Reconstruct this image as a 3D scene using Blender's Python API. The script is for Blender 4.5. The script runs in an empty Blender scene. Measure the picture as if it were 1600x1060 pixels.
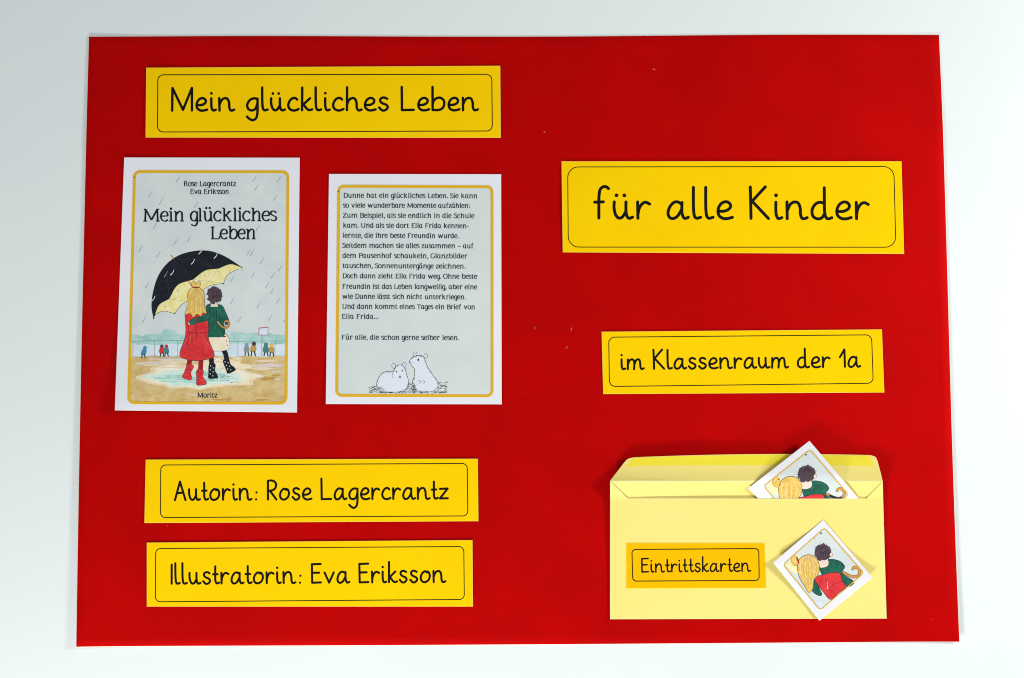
import bpy, bmesh, math, random
from mathutils import Matrix, Euler, Vector
from mathutils.geometry import tessellate_polygon

random.seed(7)
scene = bpy.context.scene
COL = scene.collection

# ------------------------------------------------------------------ camera
CAM_LOC = Vector((-0.01084, -0.07997, 1.03168))
CAM_ROT = Euler((0.07385, -0.00618, -0.00512), 'XYZ')
cam_data = bpy.data.cameras.new("camera")
cam_data.lens = 45.0
cam_data.sensor_width = 36.0
cam_data.clip_start = 0.01
cam_data.clip_end = 50.0
cam = bpy.data.objects.new("camera", cam_data)
cam.location = CAM_LOC
cam.rotation_euler = CAM_ROT
COL.objects.link(cam)
scene.camera = cam

# ------------------------------------------------------------------ world, lamps, exposure
world = bpy.data.worlds.new("World")
scene.world = world
world.use_nodes = True
bg = world.node_tree.nodes["Background"]
bg.inputs[0].default_value = (0.93, 0.97, 1.0, 1)
bg.inputs[1].default_value = 0.42


def lamp(name, loc, target, size, power, color):
    d = bpy.data.lights.new(name, 'AREA')
    d.shape = 'DISK'
    d.size = size
    d.energy = power
    d.color = color
    o = bpy.data.objects.new(name, d)
    o.location = loc
    o.rotation_euler = (Vector(target) - Vector(loc)).to_track_quat('-Z', 'Y').to_euler()
    COL.objects.link(o)
    return o


lamp("right_lamp", (1.12, 0.12, 0.74), (0.25, 0.04, 0), 0.36, 10.0, (1.0, 0.985, 0.96))
lamp("left_lamp", (-0.36, -1.15, 0.50), (-0.02, -0.08, 0), 0.26, 13.8, (1.0, 0.985, 0.96))

vs = scene.view_settings
vs.view_transform = 'Standard'
vs.look = 'None'
vs.exposure = 0.0
vs.gamma = 1.0
vs.use_curve_mapping = False
scene.render.engine = 'CYCLES'
scene.cycles.use_denoising = False     # the denoiser smears the small print
scene.cycles.max_bounces = 8
scene.cycles.filter_width = 1.0

# ------------------------------------------------------------------ measuring
# everything was measured on the photograph in its pixels; the photograph is of a flat
# poster, so a measured point becomes metres on the plane at height z.
_R = CAM_ROT.to_matrix()
_F = 1600 * 45.0 / 36.0


def P(x, y, z=0.001):
    d = _R @ Vector(((x - 800) / _F, -(y - 530) / _F, -1.0))
    t = (z - CAM_LOC.z) / d.z
    return CAM_LOC + d * t


# ------------------------------------------------------------------ materials
def lin(c):
    c /= 255.0
    return c / 12.92 if c <= 0.04045 else ((c + 0.055) / 1.055) ** 2.4


def hexc(h):
    return tuple(lin(int(h[i:i + 2], 16)) for i in (0, 2, 4))


MATS = {}


def paper(name, col, col2=None, rough=0.75, spec=0.25, scale=60.0, fine=1400.0, bump=0.12, detail=4.0, contrast=(0.35, 0.65)):
    """paper or printed paper: two close tones mixed by noise, a fine fibre bump"""
    if name in MATS:
        return MATS[name]
    m = bpy.data.materials.new(name)
    m.use_nodes = True
    nt = m.node_tree
    b = nt.nodes["Principled BSDF"]
    tc = nt.nodes.new("ShaderNodeTexCoord")
    n1 = nt.nodes.new("ShaderNodeTexNoise")
    n1.inputs["Scale"].default_value = scale
    n1.inputs["Detail"].default_value = detail
    n1.inputs["Roughness"].default_value = 0.6
    nt.links.new(tc.outputs["Object"], n1.inputs["Vector"])
    rp = nt.nodes.new("ShaderNodeValToRGB")
    rp.color_ramp.elements[0].position = contrast[0]
    rp.color_ramp.elements[1].position = contrast[1]
    if col2 is None:
        col2 = tuple(c * 0.955 for c in col)
    rp.color_ramp.elements[0].color = (*col2, 1)
    rp.color_ramp.elements[1].color = (*col, 1)
    nt.links.new(n1.outputs["Fac"], rp.inputs["Fac"])
    nt.links.new(rp.outputs["Color"], b.inputs["Base Color"])
    b.inputs["Roughness"].default_value = rough
    b.inputs["Specular IOR Level"].default_value = spec
    if bump > 0:
        n2 = nt.nodes.new("ShaderNodeTexNoise")
        n2.inputs["Scale"].default_value = fine
        n2.inputs["Detail"].default_value = 3.0
        nt.links.new(tc.outputs["Object"], n2.inputs["Vector"])
        bp = nt.nodes.new("ShaderNodeBump")
        bp.inputs["Strength"].default_value = bump
        bp.inputs["Distance"].default_value = 0.0002
        nt.links.new(n2.outputs["Fac"], bp.inputs["Height"])
        nt.links.new(bp.outputs["Normal"], b.inputs["Normal"])
    MATS[name] = m
    return m


def ink(name, h, spec=0.15, k=0.9):
    c = hexc(h)
    return paper(name, c, tuple(v * k for v in c), rough=0.7, spec=spec, scale=420.0, bump=0.0)


M_TABLE = paper("white_tabletop", (0.785, 0.84, 0.835), (0.765, 0.82, 0.82), rough=0.42, spec=0.35, scale=5.0, fine=500.0, bump=0.03)
M_RED = paper("red_card", (0.53, 0.0004, 0.0007), (0.47, 0.0003, 0.0006), rough=0.85, spec=0.05, scale=16.0, fine=900.0, bump=0.22, detail=8.0)
M_RED.node_tree.nodes["Principled BSDF"].inputs["Metallic"].default_value = 0.32   # satin, dyed-through card
M_RED.node_tree.nodes["Principled BSDF"].inputs["Roughness"].default_value = 0.62
M_CORE = paper("cream_card_core", hexc("F6E9D8"), rough=0.9, spec=0.1)
M_YEL = paper("yellow_paper", (0.95, 0.615, 0.0008), (0.93, 0.59, 0.0007), rough=0.85, spec=0.04, scale=22.0, bump=0.15)
M_YEDGE = paper("yellow_paper_cut_edge", (0.96, 0.74, 0.12), rough=0.9, spec=0.1)
M_ORYEL = paper("deep_yellow_paper", (0.92, 0.50, 0.001), (0.90, 0.48, 0.001), rough=0.85, spec=0.04, scale=22.0, bump=0.15)
M_WHITE = paper("white_paper", (0.80, 0.81, 0.86), (0.775, 0.79, 0.845), rough=0.75, spec=0.2, scale=18.0, bump=0.08)
M_WEDGE = paper("white_paper_cut_edge", (0.86, 0.86, 0.86), rough=0.9, spec=0.1)
M_ENV = paper("pale_yellow_envelope_paper", (0.90, 0.765, 0.235), (0.89, 0.75, 0.21), rough=0.8, spec=0.12, scale=14.0, bump=0.16, detail=6.0)
M_ENVEDGE = paper("pale_yellow_envelope_edge", (0.94, 0.85, 0.42), rough=0.9, spec=0.1)
M_GUM = paper("dried_gum_strip", (0.90, 0.76, 0.035), (0.88, 0.74, 0.03), rough=0.55, spec=0.3, scale=30.0, bump=0.1)
M_BLACK = ink("black_print", "080B08")
M_LINE = ink("thin_black_print", "1A1E06")
M_SLATE = ink("slate_print", "26303C")
M_NAVYINK = ink("dark_title_print", "101820")
M_FRAME = ink("ochre_frame_print", "E2B21E", k=0.96)

# ------------------------------------------------------------------ helpers
Z_POSTER = 0.0006


def clamp(v, a=0.0, b=1.0):
    return max(a, min(b, v))


def poster_z(x, y):
    """top of the red card above the table: nearly flat, side edges lifting a little"""
    low = clamp((0.10 - y) / 0.34)
    l = clamp((-x - 0.270) / 0.085)
    r = clamp((x - 0.285) / 0.070)
    z = 0.0036 * l * l * (0.25 + 0.75 * low) + 0.0026 * r * r * (0.2 + 0.8 * low)
    top = clamp((0.240 - y) / 0.07)
    z += top * 0.00035 * (1 + math.sin(9.0 * x + 1.0) * math.cos(11.0 * y + 0.4))
    z += top * 0.0005 * (1 + math.cos(5.2 * x - 0.6) * math.cos(6.0 * y - 1.2))
    return Z_POSTER + z


def tag(o, label=None, cat=None, group=None, kind=None):
    if label: o["label"] = label
    if cat: o["category"] = cat
    if group: o["group"] = group
    if kind: o["kind"] = kind


def thing(name, loc, label, cat, group=None):
    o = bpy.data.objects.new(name, None)
    o.empty_display_size = 0.02
    o.location = loc
    COL.objects.link(o)
    tag(o, label, cat, group)
    return o


def root_loc(o):
    v = Vector((0, 0, 0))
    while o is not None:
        v += o.location
        o = o.parent
    return v


def link_mesh(name, verts, faces, mats, fmat=None, parent=None, smooth=False):
    off = root_loc(parent) if parent else Vector((0, 0, 0))
    me = bpy.data.meshes.new(name)
    me.from_pydata([tuple(Vector(v) - off) for v in verts], [], faces)
    for m in mats:
        me.materials.append(m)
    if fmat:
        me.polygons.foreach_set("material_index", fmat)
    if smooth:
        me.polygons.foreach_set("use_smooth", [True] * len(me.polygons))
    me.update()
    o = bpy.data.objects.new(name, me)
    COL.objects.link(o)
    if parent:
        o.parent = parent
    return o


def lerp(a, b, t):
    return a + (b - a) * t


def grid_sheet(name, pos, nu, nv, thick, mats, parent, rim=0.004, fmat_fn=None):
    """a sheet of paper as a closed slab; pos(u, v) gives a point on the top surface.
    The outermost ring slopes down to a cut edge (material 1)."""
    us = [0, rim] + [rim + (1 - 2 * rim) * i / nu for i in range(1, nu)] + [1 - rim, 1]
    rv = rim * nu / nv if nv else rim
    rv = rim if not isinstance(rim, tuple) else rim
    vs_ = [0, rv] + [rv + (1 - 2 * rv) * i / nv for i in range(1, nv)] + [1 - rv, 1]
    return _sheet(name, pos, us, vs_, thick, mats, parent, fmat_fn)


def _sheet(name, pos, us, vs_, thick, mats, parent, fmat_fn=None):
    NU, NV = len(us), len(vs_)
    verts, faces, fm = [], [], []
    for j, v in enumerate(vs_):
        for i, u in enumerate(us):
            p = Vector(pos(u, v))
            if i in (0, NU - 1) or j in (0, NV - 1):
                p.z -= thick * 0.45
            verts.append(p)
    n = len(verts)
    for j, v in enumerate(vs_):
        for i, u in enumerate(us):
            p = Vector(pos(u, v))
            p.z -= thick
            verts.append(p)
    idx = lambda i, j: j * NU + i
    for j in range(NV - 1):
        for i in range(NU - 1):
            faces.append((idx(i, j), idx(i, j + 1), idx(i + 1, j + 1), idx(i + 1, j)))
            edge = i in (0, NU - 2) or j in (0, NV - 2)
            if edge:
                fm.append(1)
            else:
                fm.append(fmat_fn(us[i], vs_[j]) if fmat_fn else 0)
            faces.append((n + idx(i, j), n + idx(i + 1, j), n + idx(i + 1, j + 1), n + idx(i, j + 1)))
            fm.append(0 if len(mats) < 3 else 2)
    ring = [idx(i, 0) for i in range(NU)] + [idx(NU - 1, j) for j in range(1, NV)] + \
           [idx(i, NV - 1) for i in range(NU - 2, -1, -1)] + [idx(0, j) for j in range(NV - 2, 0, -1)]
    for a, b in zip(ring, ring[1:] + ring[:1]):
        faces.append((a, b, n + b, n + a))
        fm.append(1)
    return link_mesh(name, verts, faces, mats, fm, parent, smooth=False)


def at_height(zf):
    def pos_px(x, y):
        z = 0.002
        for _ in range(3):
            p = P(x, y, z)
            z = zf(p.x, p.y)
        return (p.x, p.y, z)
    return pos_px


def quad_pos(c, zf):
    pos_px = at_height(zf)
    tl, tr, br, bl = c

    def pos(u, v):
        x = lerp(lerp(tl[0], tr[0], u), lerp(bl[0], br[0], u), v)
        y = lerp(lerp(tl[1], tr[1], u), lerp(bl[1], br[1], u), v)
        return pos_px(x, y)
    return pos


def rims(c, step, rim_px):
    w = math.hypot(c[1][0] - c[0][0], c[1][1] - c[0][1])
    h = math.hypot(c[3][0] - c[0][0], c[3][1] - c[0][1])

    def ax(L):
        r = rim_px / L
        n = max(2, int(L / step))
        return [0, r] + [r + (1 - 2 * r) * i / n for i in range(1, n)] + [1 - r, 1]
    return ax(w), ax(h)


def sheet(name, c, zf, mats, parent, thick=0.00018, step=7.0, rim=0.55):
    us, vv = rims(c, step, rim)
    return _sheet(name, quad_pos(c, zf), us, vv, thick, mats, parent)


class Print:
    """flat ink: ribbons and filled shapes laid on a sheet whose top height is zf(x, y)"""

    def __init__(self, zf):
        self.zf = zf
        self.v, self.f, self.m, self.mats = [], [], [], []
        self.n = 0

    def mi(self, mat):
        if mat not in self.mats:
            self.mats.append(mat)
        return self.mats.index(mat)

    def put(self, x, y, layer):
        z = 0.003
        for _ in range(4):
            p = P(x, y, z)
            z = self.zf(p.x, p.y)
        self.v.append((p.x, p.y, z + 0.00003 + layer * 0.000012 + (self.n % 9) * 0.0000008))
        return len(self.v) - 1

    def ribbon(self, pts, w, mat, layer=0, cap=6, w1=None, nib=None):
        """polyline with round ends; w1 gives the width at the far end (tapered)"""
        self.n += 1
        k = self.mi(mat)
        q = [pts[0]]
        for p in pts[1:]:
            if math.hypot(p[0] - q[-1][0], p[1] - q[-1][1]) > 1e-4:
                q.append(p)
        if len(q) == 1:
            return self.disc(q[0], w / 2, mat, layer)
        N = len(q)
        L, R = [], []
        tang = []
        for i in range(N):
            a, b = q[max(0, i - 1)], q[min(N - 1, i + 1)]
            d = math.hypot(b[0] - a[0], b[1] - a[1]) or 1
            tang.append(((b[0] - a[0]) / d, (b[1] - a[1]) / d))
        for i in range(N):
            ww = (w if w1 is None else lerp(w, w1, i / (N - 1))) / 2
            t = tang[i]
            if nib:
                ww *= nib + (1 - nib) * abs(t[1] * 0.97 - t[0] * 0.24)
            L.append(self.put(q[i][0] + t[1] * ww, q[i][1] - t[0] * ww, layer))
            R.append(self.put(q[i][0] - t[1] * ww, q[i][1] + t[0] * ww, layer))
        for i in range(N - 1):
            self.f.append((L[i], R[i], R[i + 1], L[i + 1]))
            self.m.append(k)
        if cap:
            for end, sg, i in ((0, -1, 0), (N - 1, 1, N - 1)):
                ww = (w if w1 is None else lerp(w, w1, i / (N - 1))) / 2
                t = tang[i]
                a0 = math.atan2(-t[0], t[1])
                fan = [L[i]]
                for s in range(1, cap):
                    a = a0 + sg * math.pi * s / cap
                    fan.append(self.put(q[i][0] + math.cos(a) * ww, q[i][1] + math.sin(a) * ww, layer))
                fan.append(R[i])
                self.f.append(tuple(fan) if sg < 0 else tuple(fan))
                self.m.append(k)

    def disc(self, c, r, mat, layer=0, n=14, ry=None):
        self.n += 1
        k = self.mi(mat)
        ry = ry or r
        self.f.append(tuple(self.put(c[0] + r * math.cos(2 * math.pi * i / n), c[1] + ry * math.sin(2 * math.pi * i / n), layer) for i in range(n)))
        self.m.append(k)

    def fill(self, pts, mat, layer=0, cell=None):
        """filled outline; cell cuts it into a grid so that it follows a curled sheet"""
        self.n += 1
        k = self.mi(mat)
        tris = tessellate_polygon([[Vector((p[0], p[1], 0)) for p in pts]])
        if not cell:
            ids = [self.put(p[0], p[1], layer) for p in pts]
            for t in tris:
                self.f.append(tuple(ids[i] for i in t))
                self.m.append(k)
            return
        bm = bmesh.new()
        vs_ = [bm.verts.new((p[0], p[1], 0)) for p in pts]
        for t in tris:
            try:
                bm.faces.new([vs_[i] for i in t])
            except ValueError:
                pass
        xs = [p[0] for p in pts]; ys = [p[1] for p in pts]
        for ax, lo, hi in ((0, min(xs), max(xs)), (1, min(ys), max(ys))):
            g = math.ceil(lo / cell) * cell
            while g < hi:
                co = Vector((g, 0, 0)) if ax == 0 else Vector((0, g, 0))
                no = Vector((1, 0, 0)) if ax == 0 else Vector((0, 1, 0))
                bmesh.ops.bisect_plane(bm, geom=bm.verts[:] + bm.edges[:] + bm.faces[:], plane_co=co, plane_no=no, dist=1e-5)
                g += cell
        mp = {v: self.put(v.co.x, v.co.y, layer) for v in bm.verts}
        for f in bm.faces:
            self.f.append(tuple(mp[v] for v in f.verts))
            self.m.append(k)
        bm.free()

    def outline(self, pts, w, mat, layer=0, closed=True):
        q = list(pts) + ([pts[0]] if closed else [])
        self.ribbon(q, w, mat, layer, cap=4)

    def build(self, name, parent):
        # every face looks up
        fs = []
        for f in self.f:
            a = 0
            for i in range(len(f)):
                p, q = self.v[f[i]], self.v[f[(i + 1) % len(f)]]
                a += p[0] * q[1] - q[0] * p[1]
            fs.append(f if a > 0 else tuple(reversed(f)))
        return link_mesh(name, self.v, fs, self.mats, self.m, parent)


def spline(pts, n=5, closed=False):
    """Catmull-Rom through the points"""
    if len(pts) < 3:
        return list(pts)
    q = ([pts[-1]] + list(pts) + [pts[0], pts[1]]) if closed else \
        ([(2 * pts[0][0] - pts[1][0], 2 * pts[0][1] - pts[1][1])] + list(pts) + [(2 * pts[-1][0] - pts[-2][0], 2 * pts[-1][1] - pts[-2][1])])
    out = []
    for i in range(1, len(q) - 2):
        a, b, c, d = q[i - 1], q[i], q[i + 1], q[i + 2]
        for s in range(n):
            t = s / n
            out.append(tuple(0.5 * (2 * b[k] + (c[k] - a[k]) * t + (2 * a[k] - 5 * b[k] + 4 * c[k] - d[k]) * t * t + (3 * b[k] - a[k] - 3 * c[k] + d[k]) * t ** 3) for k in (0, 1)))
    if not closed:
        out.append(tuple(pts[-1]))
    return out


def rounded(c, r, n=8):
    """outline of a quad (tl, tr, br, bl) with round corners"""
    out = []
    for i in range(4):
        p, a, b = c[i], c[i - 1], c[(i + 1) % 4]
        da = math.hypot(a[0] - p[0], a[1] - p[1]); db = math.hypot(b[0] - p[0], b[1] - p[1])
        A = (p[0] + (a[0] - p[0]) / da * r, p[1] + (a[1] - p[1]) / da * r)
        B = (p[0] + (b[0] - p[0]) / db * r, p[1] + (b[1] - p[1]) / db * r)
        k = 0.5523
        c1 = (lerp(A[0], p[0], k), lerp(A[1], p[1], k)); c2 = (lerp(B[0], p[0], k), lerp(B[1], p[1], k))
        for s in range(n + 1):
            t = s / n
            out.append(tuple((1 - t) ** 3 * A[m] + 3 * (1 - t) ** 2 * t * c1[m] + 3 * (1 - t) * t * t * c2[m] + t ** 3 * B[m] for m in (0, 1)))
    return out


def dense(pts, step=6.0, closed=True):
    out = []
    q = list(pts) + ([pts[0]] if closed else [])
    for a, b in zip(q, q[1:]):
        n = max(1, int(math.hypot(b[0] - a[0], b[1] - a[1]) / step))
        for i in range(n):
            out.append((lerp(a[0], b[0], i / n), lerp(a[1], b[1], i / n)))
    if not closed:
        out.append(q[-1])
    return out


# ------------------------------------------------------------------ school handwriting: centre lines, x-height 100
# glyph: list of strokes; 'c' = curve through points, 'p' = straight pieces, 'd' = dot (x, y, radius); True = ends in a hook
def _n(x0=0):
    return [('p', [(0, 103), (2, -2)]), ('c', [(3, 50), (20, 86), (44, 102), (70, 96), (83, 64), (85, 26), (94, 2), (108, -2), (127, 5)])]


SCRIPT = {
    'M': ([('p', [(0, -2), (3, 190), (92, 5), (168, 190), (168, -1)])], False),
    'L': ([('p', [(0, 196), (2, 0), (102, 2)])], False),
    'K': ([('p', [(0, 196), (3, 100), (5, 0)]), ('p', [(94, 197), (12, 107), (114, -1)])], False),
    'A': ([('p', [(0, -2), (55, 174), (113, -3)]), ('p', [(20, 64), (82, 68)])], False),
    'R': ([('p', [(0, -1), (0, 176)]), ('c', [(0, 177), (32, 181), (66, 172), (87, 146), (78, 108), (48, 88), (5, 80)]), ('p', [(20, 84), (90, -1)])], False),
    'I': ([('p', [(0, 180), (-2, 0)])], False),
    'E': ([('p', [(93, 177), (0, 175), (2, 0), (95, 2)]), ('p', [(2, 94), (77, 95)])], False),
    'a': ([('c', [(85, 88), (62, 101), (36, 98), (10, 68), (0, 30), (11, 4), (33, -2), (60, 14), (86, 56)]), ('c', [(87, 98), (86, 60), (88, 28), (98, 4), (110, -1), (127, 6)])], True),
    'b': ([('p', [(0, 196), (1, 0)]), ('c', [(3, 58), (14, 84), (38, 102), (70, 103), (96, 80), (98, 42), (82, 14), (50, 0), (2, 1)])], False),
    'c': ([('c', [(76, 90), (66, 100), (45, 104), (18, 86), (1, 48), (10, 14), (40, -2), (66, 0), (88, 10)])], True),
    'd': ([('c', [(78, 94), (50, 101), (22, 89), (2, 56), (6, 16), (33, -2), (62, 4), (82, 34)]), ('c', [(77, 192), (78, 100), (80, 34), (90, 5), (103, -2), (125, 5)])], True),
    'e': ([('c', [(4, 44), (42, 45), (72, 60), (79, 82), (64, 100), (40, 102), (15, 85), (1, 51), (7, 18), (31, 0), (59, -2), (91, 6)])], True),
    'f': ([('c', [(60, 184), (46, 195), (27, 195), (8, 178), (1, 140), (0, 97), (0, 0)]), ('p', [(-26, 99), (28, 101)])], False),
    'g': ([('c', [(86, 98), (50, 100), (18, 80), (1, 42), (14, 8), (48, -1), (74, 18), (88, 60)]), ('c', [(89, 99), (89, 40), (88, -20), (78, -64), (51, -84), (22, -74), (0, -54)])], False),
    'h': ([('p', [(0, 194), (-2, 0)]), ('c', [(0, 52), (16, 86), (42, 102), (66, 96), (79, 64), (81, 26), (91, 2), (104, -2), (122, 5)])], True),
    'i': ([('c', [(0, 101), (0, 60), (2, 25), (11, 3), (23, -1), (38, 5)]), ('d', (1, 144, 12))], True),
    'k': ([('p', [(0, 192), (-2, 0)]), ('p', [(66, 101), (9, 50)]), ('c', [(9, 50), (26, 28), (42, 10), (60, 1), (84, 7)])], True),
    'l': ([('c', [(0, 193), (0, 120), (1, 60), (6, 17), (20, 0), (46, 6)])], True),
    'm': ([('p', [(0, 98), (-2, -2)]), ('c', [(-1, 45), (16, 84), (40, 99), (62, 90), (70, 56), (67, -2)]), ('c', [(69, 45), (86, 84), (108, 99), (128, 88), (134, 50), (137, 16), (148, -1), (158, -1), (172, 6)])], True),
    'n': (_n(), True),
    'o': ([('c', [(66, 90), (52, 100), (36, 98), (10, 72), (1, 34), (18, 4), (50, -1), (84, 20), (97, 58), (86, 90), (70, 99)])], False),
    'r': ([('p', [(0, 101), (2, -1)]), ('c', [(2, 24), (10, 60), (27, 88), (50, 99), (75, 88)])], False),
    's': ([('c', [(68, 96), (42, 107), (14, 98), (10, 76), (28, 58), (58, 46), (73, 26), (58, 3), (28, -3), (0, 22)])], False),
    't': ([('c', [(0, 162), (0, 100), (0, 35), (8, 8), (20, 0), (42, 8)]), ('p', [(-23, 86), (25, 87)])], True),
    'u': ([('c', [(0, 101), (-1, 62), (9, 20), (29, 0), (52, 8), (72, 40)]), ('c', [(73, 101), (73, 60), (75, 30), (83, 6), (96, -1), (115, 6)])], True),
    'v': ([('p', [(0, 96), (48, 0), (98, 96)])], False),
    'z': ([('p', [(0, 93), (82, 96), (0, 2), (83, 3)])], False),
    '1': ([('p', [(0, 100), (50, 179), (54, 0)])], False),
    ':': ([('d', (5, 67, 11)), ('d', (0, 1, 11))], False),
}
SCRIPT['ü'] = (SCRIPT['u'][0] + [('d', (14, 142, 12)), ('d', (63, 142, 12))], True)

# ------------------------------------------------------------------ slab book face: centre lines, x-height 100
_bowl = [(70, 84), (46, 101), (16, 86), (3, 50), (14, 13), (40, 0), (60, 12), (72, 46)]
_arch = [(12, 58), (34, 90), (56, 101), (74, 90), (78, 62), (78, 0)]


def _se(x, y, a=-20, b=20):
    return ('s', [(x + a, y), (x + b, y)])


SLAB = {
    'a': [('c', _bowl), ('c', [(73, 100), (73, 50), (74, 14), (82, 2), (96, 2)])],
    'b': [('p', [(12, 150), (12, 2)]), _se(12, 150, -20, 0), ('c', [(12, 60), (32, 92), (56, 101), (82, 84), (90, 50), (80, 16), (52, -1), (26, 4), (12, 20)])],
    'c': [('c', [(78, 80), (56, 101), (24, 90), (4, 50), (20, 10), (50, -1), (82, 14)]), ('s', [(78, 98), (78, 74)])],
    'd': [('c', _bowl), ('c', [(73, 150), (73, 60), (74, 12), (82, 2), (96, 2)]), _se(73, 150, -20, 0)],
    'e': [('p', [(5, 52), (80, 54)]), ('c', [(80, 54), (72, 88), (48, 101), (18, 86), (4, 48), (20, 10), (50, -1), (82, 14)])],
    'f': [('c', [(62, 140), (46, 152), (30, 142), (24, 112), (24, 50), (24, 0)]), ('s', [(0, 98), (54, 98)]), _se(24, 0)],
    'g': [('c', _bowl), ('c', [(73, 100), (73, 40), (72, -20), (58, -46), (34, -50), (8, -36)])],
    'h': [('p', [(12, 150), (12, 0)]), _se(12, 150, -20, 0), ('c', _arch), _se(12, 0), _se(78, 0)],
    'i': [('p', [(12, 99), (12, 0)]), _se(12, 99, -20, 0), _se(12, 0), ('d', (12, 140, 13))],
    'k': [('p', [(12, 150), (12, 0)]), _se(12, 150, -20, 0), ('p', [(70, 97), (14, 46)]), ('p', [(32, 62), (76, 0)]), _se(12, 0), _se(78, 0, -12, 18), _se(68, 98, -18, 16)],
    'l': [('p', [(12, 150), (12, 0)]), _se(12, 150, -20, 0), _se(12, 0)],
    'm': [('p', [(12, 99), (12, 0)]), _se(12, 99, -20, 0), ('c', _arch), ('c', [(p[0] + 66, p[1]) for p in _arch]), _se(12, 0), _se(78, 0), _se(144, 0)],
    'n': [('p', [(12, 99), (12, 0)]), _se(12, 99, -20, 0), ('c', _arch), _se(12, 0), _se(78, 0)],
    'o': [('c', [(46, 101), (16, 86), (4, 50), (16, 13), (46, -1), (76, 13), (88, 50), (76, 86), (46, 101)])],
    'p': [('p', [(12, 99), (12, -48)]), _se(12, 99, -20, 0), _se(12, -48), ('c', [(12, 60), (32, 92), (56, 101), (82, 84), (90, 50), (80, 16), (52, -1), (26, 4), (12, 20)])],
    'r': [('p', [(12, 99), (12, 0)]), _se(12, 99, -20, 0), _se(12, 0, -20, 26), ('c', [(12, 56), (26, 86), (44, 100), (66, 96)]), ('s', [(66, 98), (66, 78)])],
    's': [('c', [(64, 84), (42, 101), (14, 94), (10, 72), (34, 54), (62, 40), (66, 14), (40, -1), (8, 12)]), ('s', [(64, 98), (64, 78)])],
    't': [('c', [(20, 128), (20, 60), (22, 14), (38, 0), (60, 8)]), ('s', [(0, 98), (54, 98)])],
    'u': [('c', [(12, 99), (12, 40), (20, 8), (42, -1), (64, 12), (76, 40)]), ('p', [(76, 99), (76, 0)]), _se(12, 99, -20, 0), _se(76, 99, -20, 0), _se(76, 0, 0, 20)],
    'v': [('p', [(4, 98), (44, 0), (84, 98)]), _se(4, 98, -14, 20), _se(84, 98, -20, 14)],
    'w': [('p', [(4, 98), (36, 0), (66, 92), (98, 0), (130, 98)]), _se(4, 98, -14, 20), _se(130, 98, -20, 14)],
    'z': [('p', [(4, 97), (72, 97), (2, 2), (76, 2)]), ('s', [(4, 97), (4, 76)]), ('s', [(76, 2), (76, 24)])],
    'A': [('p', [(0, 0), (52, 138), (104, 0)]), ('s', [(20, 48), (84, 48)]), _se(0, 0), _se(104, 0)],
    'B': [('p', [(12, 136), (12, 0)]), ('c', [(-6, 136), (48, 136), (78, 122), (74, 84), (50, 73), (12, 73)]), ('c', [(50, 73), (86, 58), (86, 16), (54, 0), (-6, 0)])],
    'D': [('p', [(12, 136), (12, 0)]), ('c', [(-6, 136), (52, 136), (94, 112), (104, 68), (94, 24), (52, 0), (-6, 0)])],
    'E': [('p', [(12, 136), (12, 0)]), ('s', [(-6, 136), (86, 136)]), ('s', [(12, 72), (64, 72)]), ('s', [(-6, 0), (90, 0)]), ('s', [(86, 136), (86, 112)]), ('s', [(90, 0), (90, 26)]), ('s', [(64, 84), (64, 60)])],
    'F': [('p', [(12, 136), (12, 0)]), ('s', [(-6, 136), (86, 136)]), ('s', [(12, 70), (64, 70)]), _se(12, 0), ('s', [(86, 136), (86, 110)])],
    'G': [('c', [(100, 112), (72, 138), (30, 128), (4, 68), (28, 10), (70, -2), (104, 16)]), ('p', [(104, 60), (104, 12)]), ('s', [(76, 60), (116, 60)]), ('s', [(100, 134), (100, 108)])],
    'L': [('p', [(12, 136), (12, 0)]), _se(12, 136), ('s', [(-6, 0), (88, 0)]), ('s', [(88, 0), (88, 28)])],
    'M': [('p', [(14, 136), (8, 0)]), ('p', [(14, 136), (76, 12), (138, 136)]), ('p', [(138, 136), (144, 0)]), _se(8, 0), _se(144, 0), _se(12, 136, -18, 8), _se(140, 136, -8, 18)],
    'O': [('c', [(62, 138), (22, 122), (4, 68), (22, 14), (62, -2), (102, 14), (120, 68), (102, 122), (62, 138)])],
    'P': [('p', [(12, 136), (12, 0)]), ('c', [(-6, 136), (50, 136), (84, 120), (84, 78), (50, 62), (12, 62)]), _se(12, 0)],
    'R': [('p', [(12, 136), (12, 0)]), ('c', [(-6, 136), (50, 136), (82, 120), (80, 82), (50, 68), (12, 68)]), ('p', [(46, 68), (94, 0)]), _se(12, 0), _se(98, 0, -10, 16)],
    'S': [('c', [(78, 112), (50, 138), (14, 124), (12, 92), (44, 72), (80, 52), (78, 14), (42, -2), (6, 20)]), ('s', [(78, 134), (78, 108)]), ('s', [(6, 0), (6, 26)])],
    'T': [('p', [(54, 136), (54, 0)]), ('s', [(2, 136), (106, 136)]), _se(54, 0), ('s', [(2, 136), (2, 108)]), ('s', [(106, 136), (106, 108)])],
    'U': [('c', [(12, 136), (12, 50), (24, 10), (58, -2), (92, 10), (104, 50), (104, 136)]), _se(12, 136), _se(104, 136)],
    'Z': [('p', [(6, 135), (92, 135), (2, 1), (96, 1)]), ('s', [(6, 135), (6, 108)]), ('s', [(96, 1), (96, 28)])],
    '.': [('d', (8, 8, 13))],
    ',': [('d', (10, 8, 12)), ('p', [(12, 6), (2, -26)])],
    ':': [('d', (8, 8, 13)), ('d', (8, 86, 13))],
    '-': [('p', [(0, 48), (44, 48)])],
    '–': [('p', [(0, 48), (90, 48)])],
}
def _low(p):
    return (p[0], p[1] if p[1] <= 101 else 100 + (p[1] - 100) * 0.66)


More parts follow.
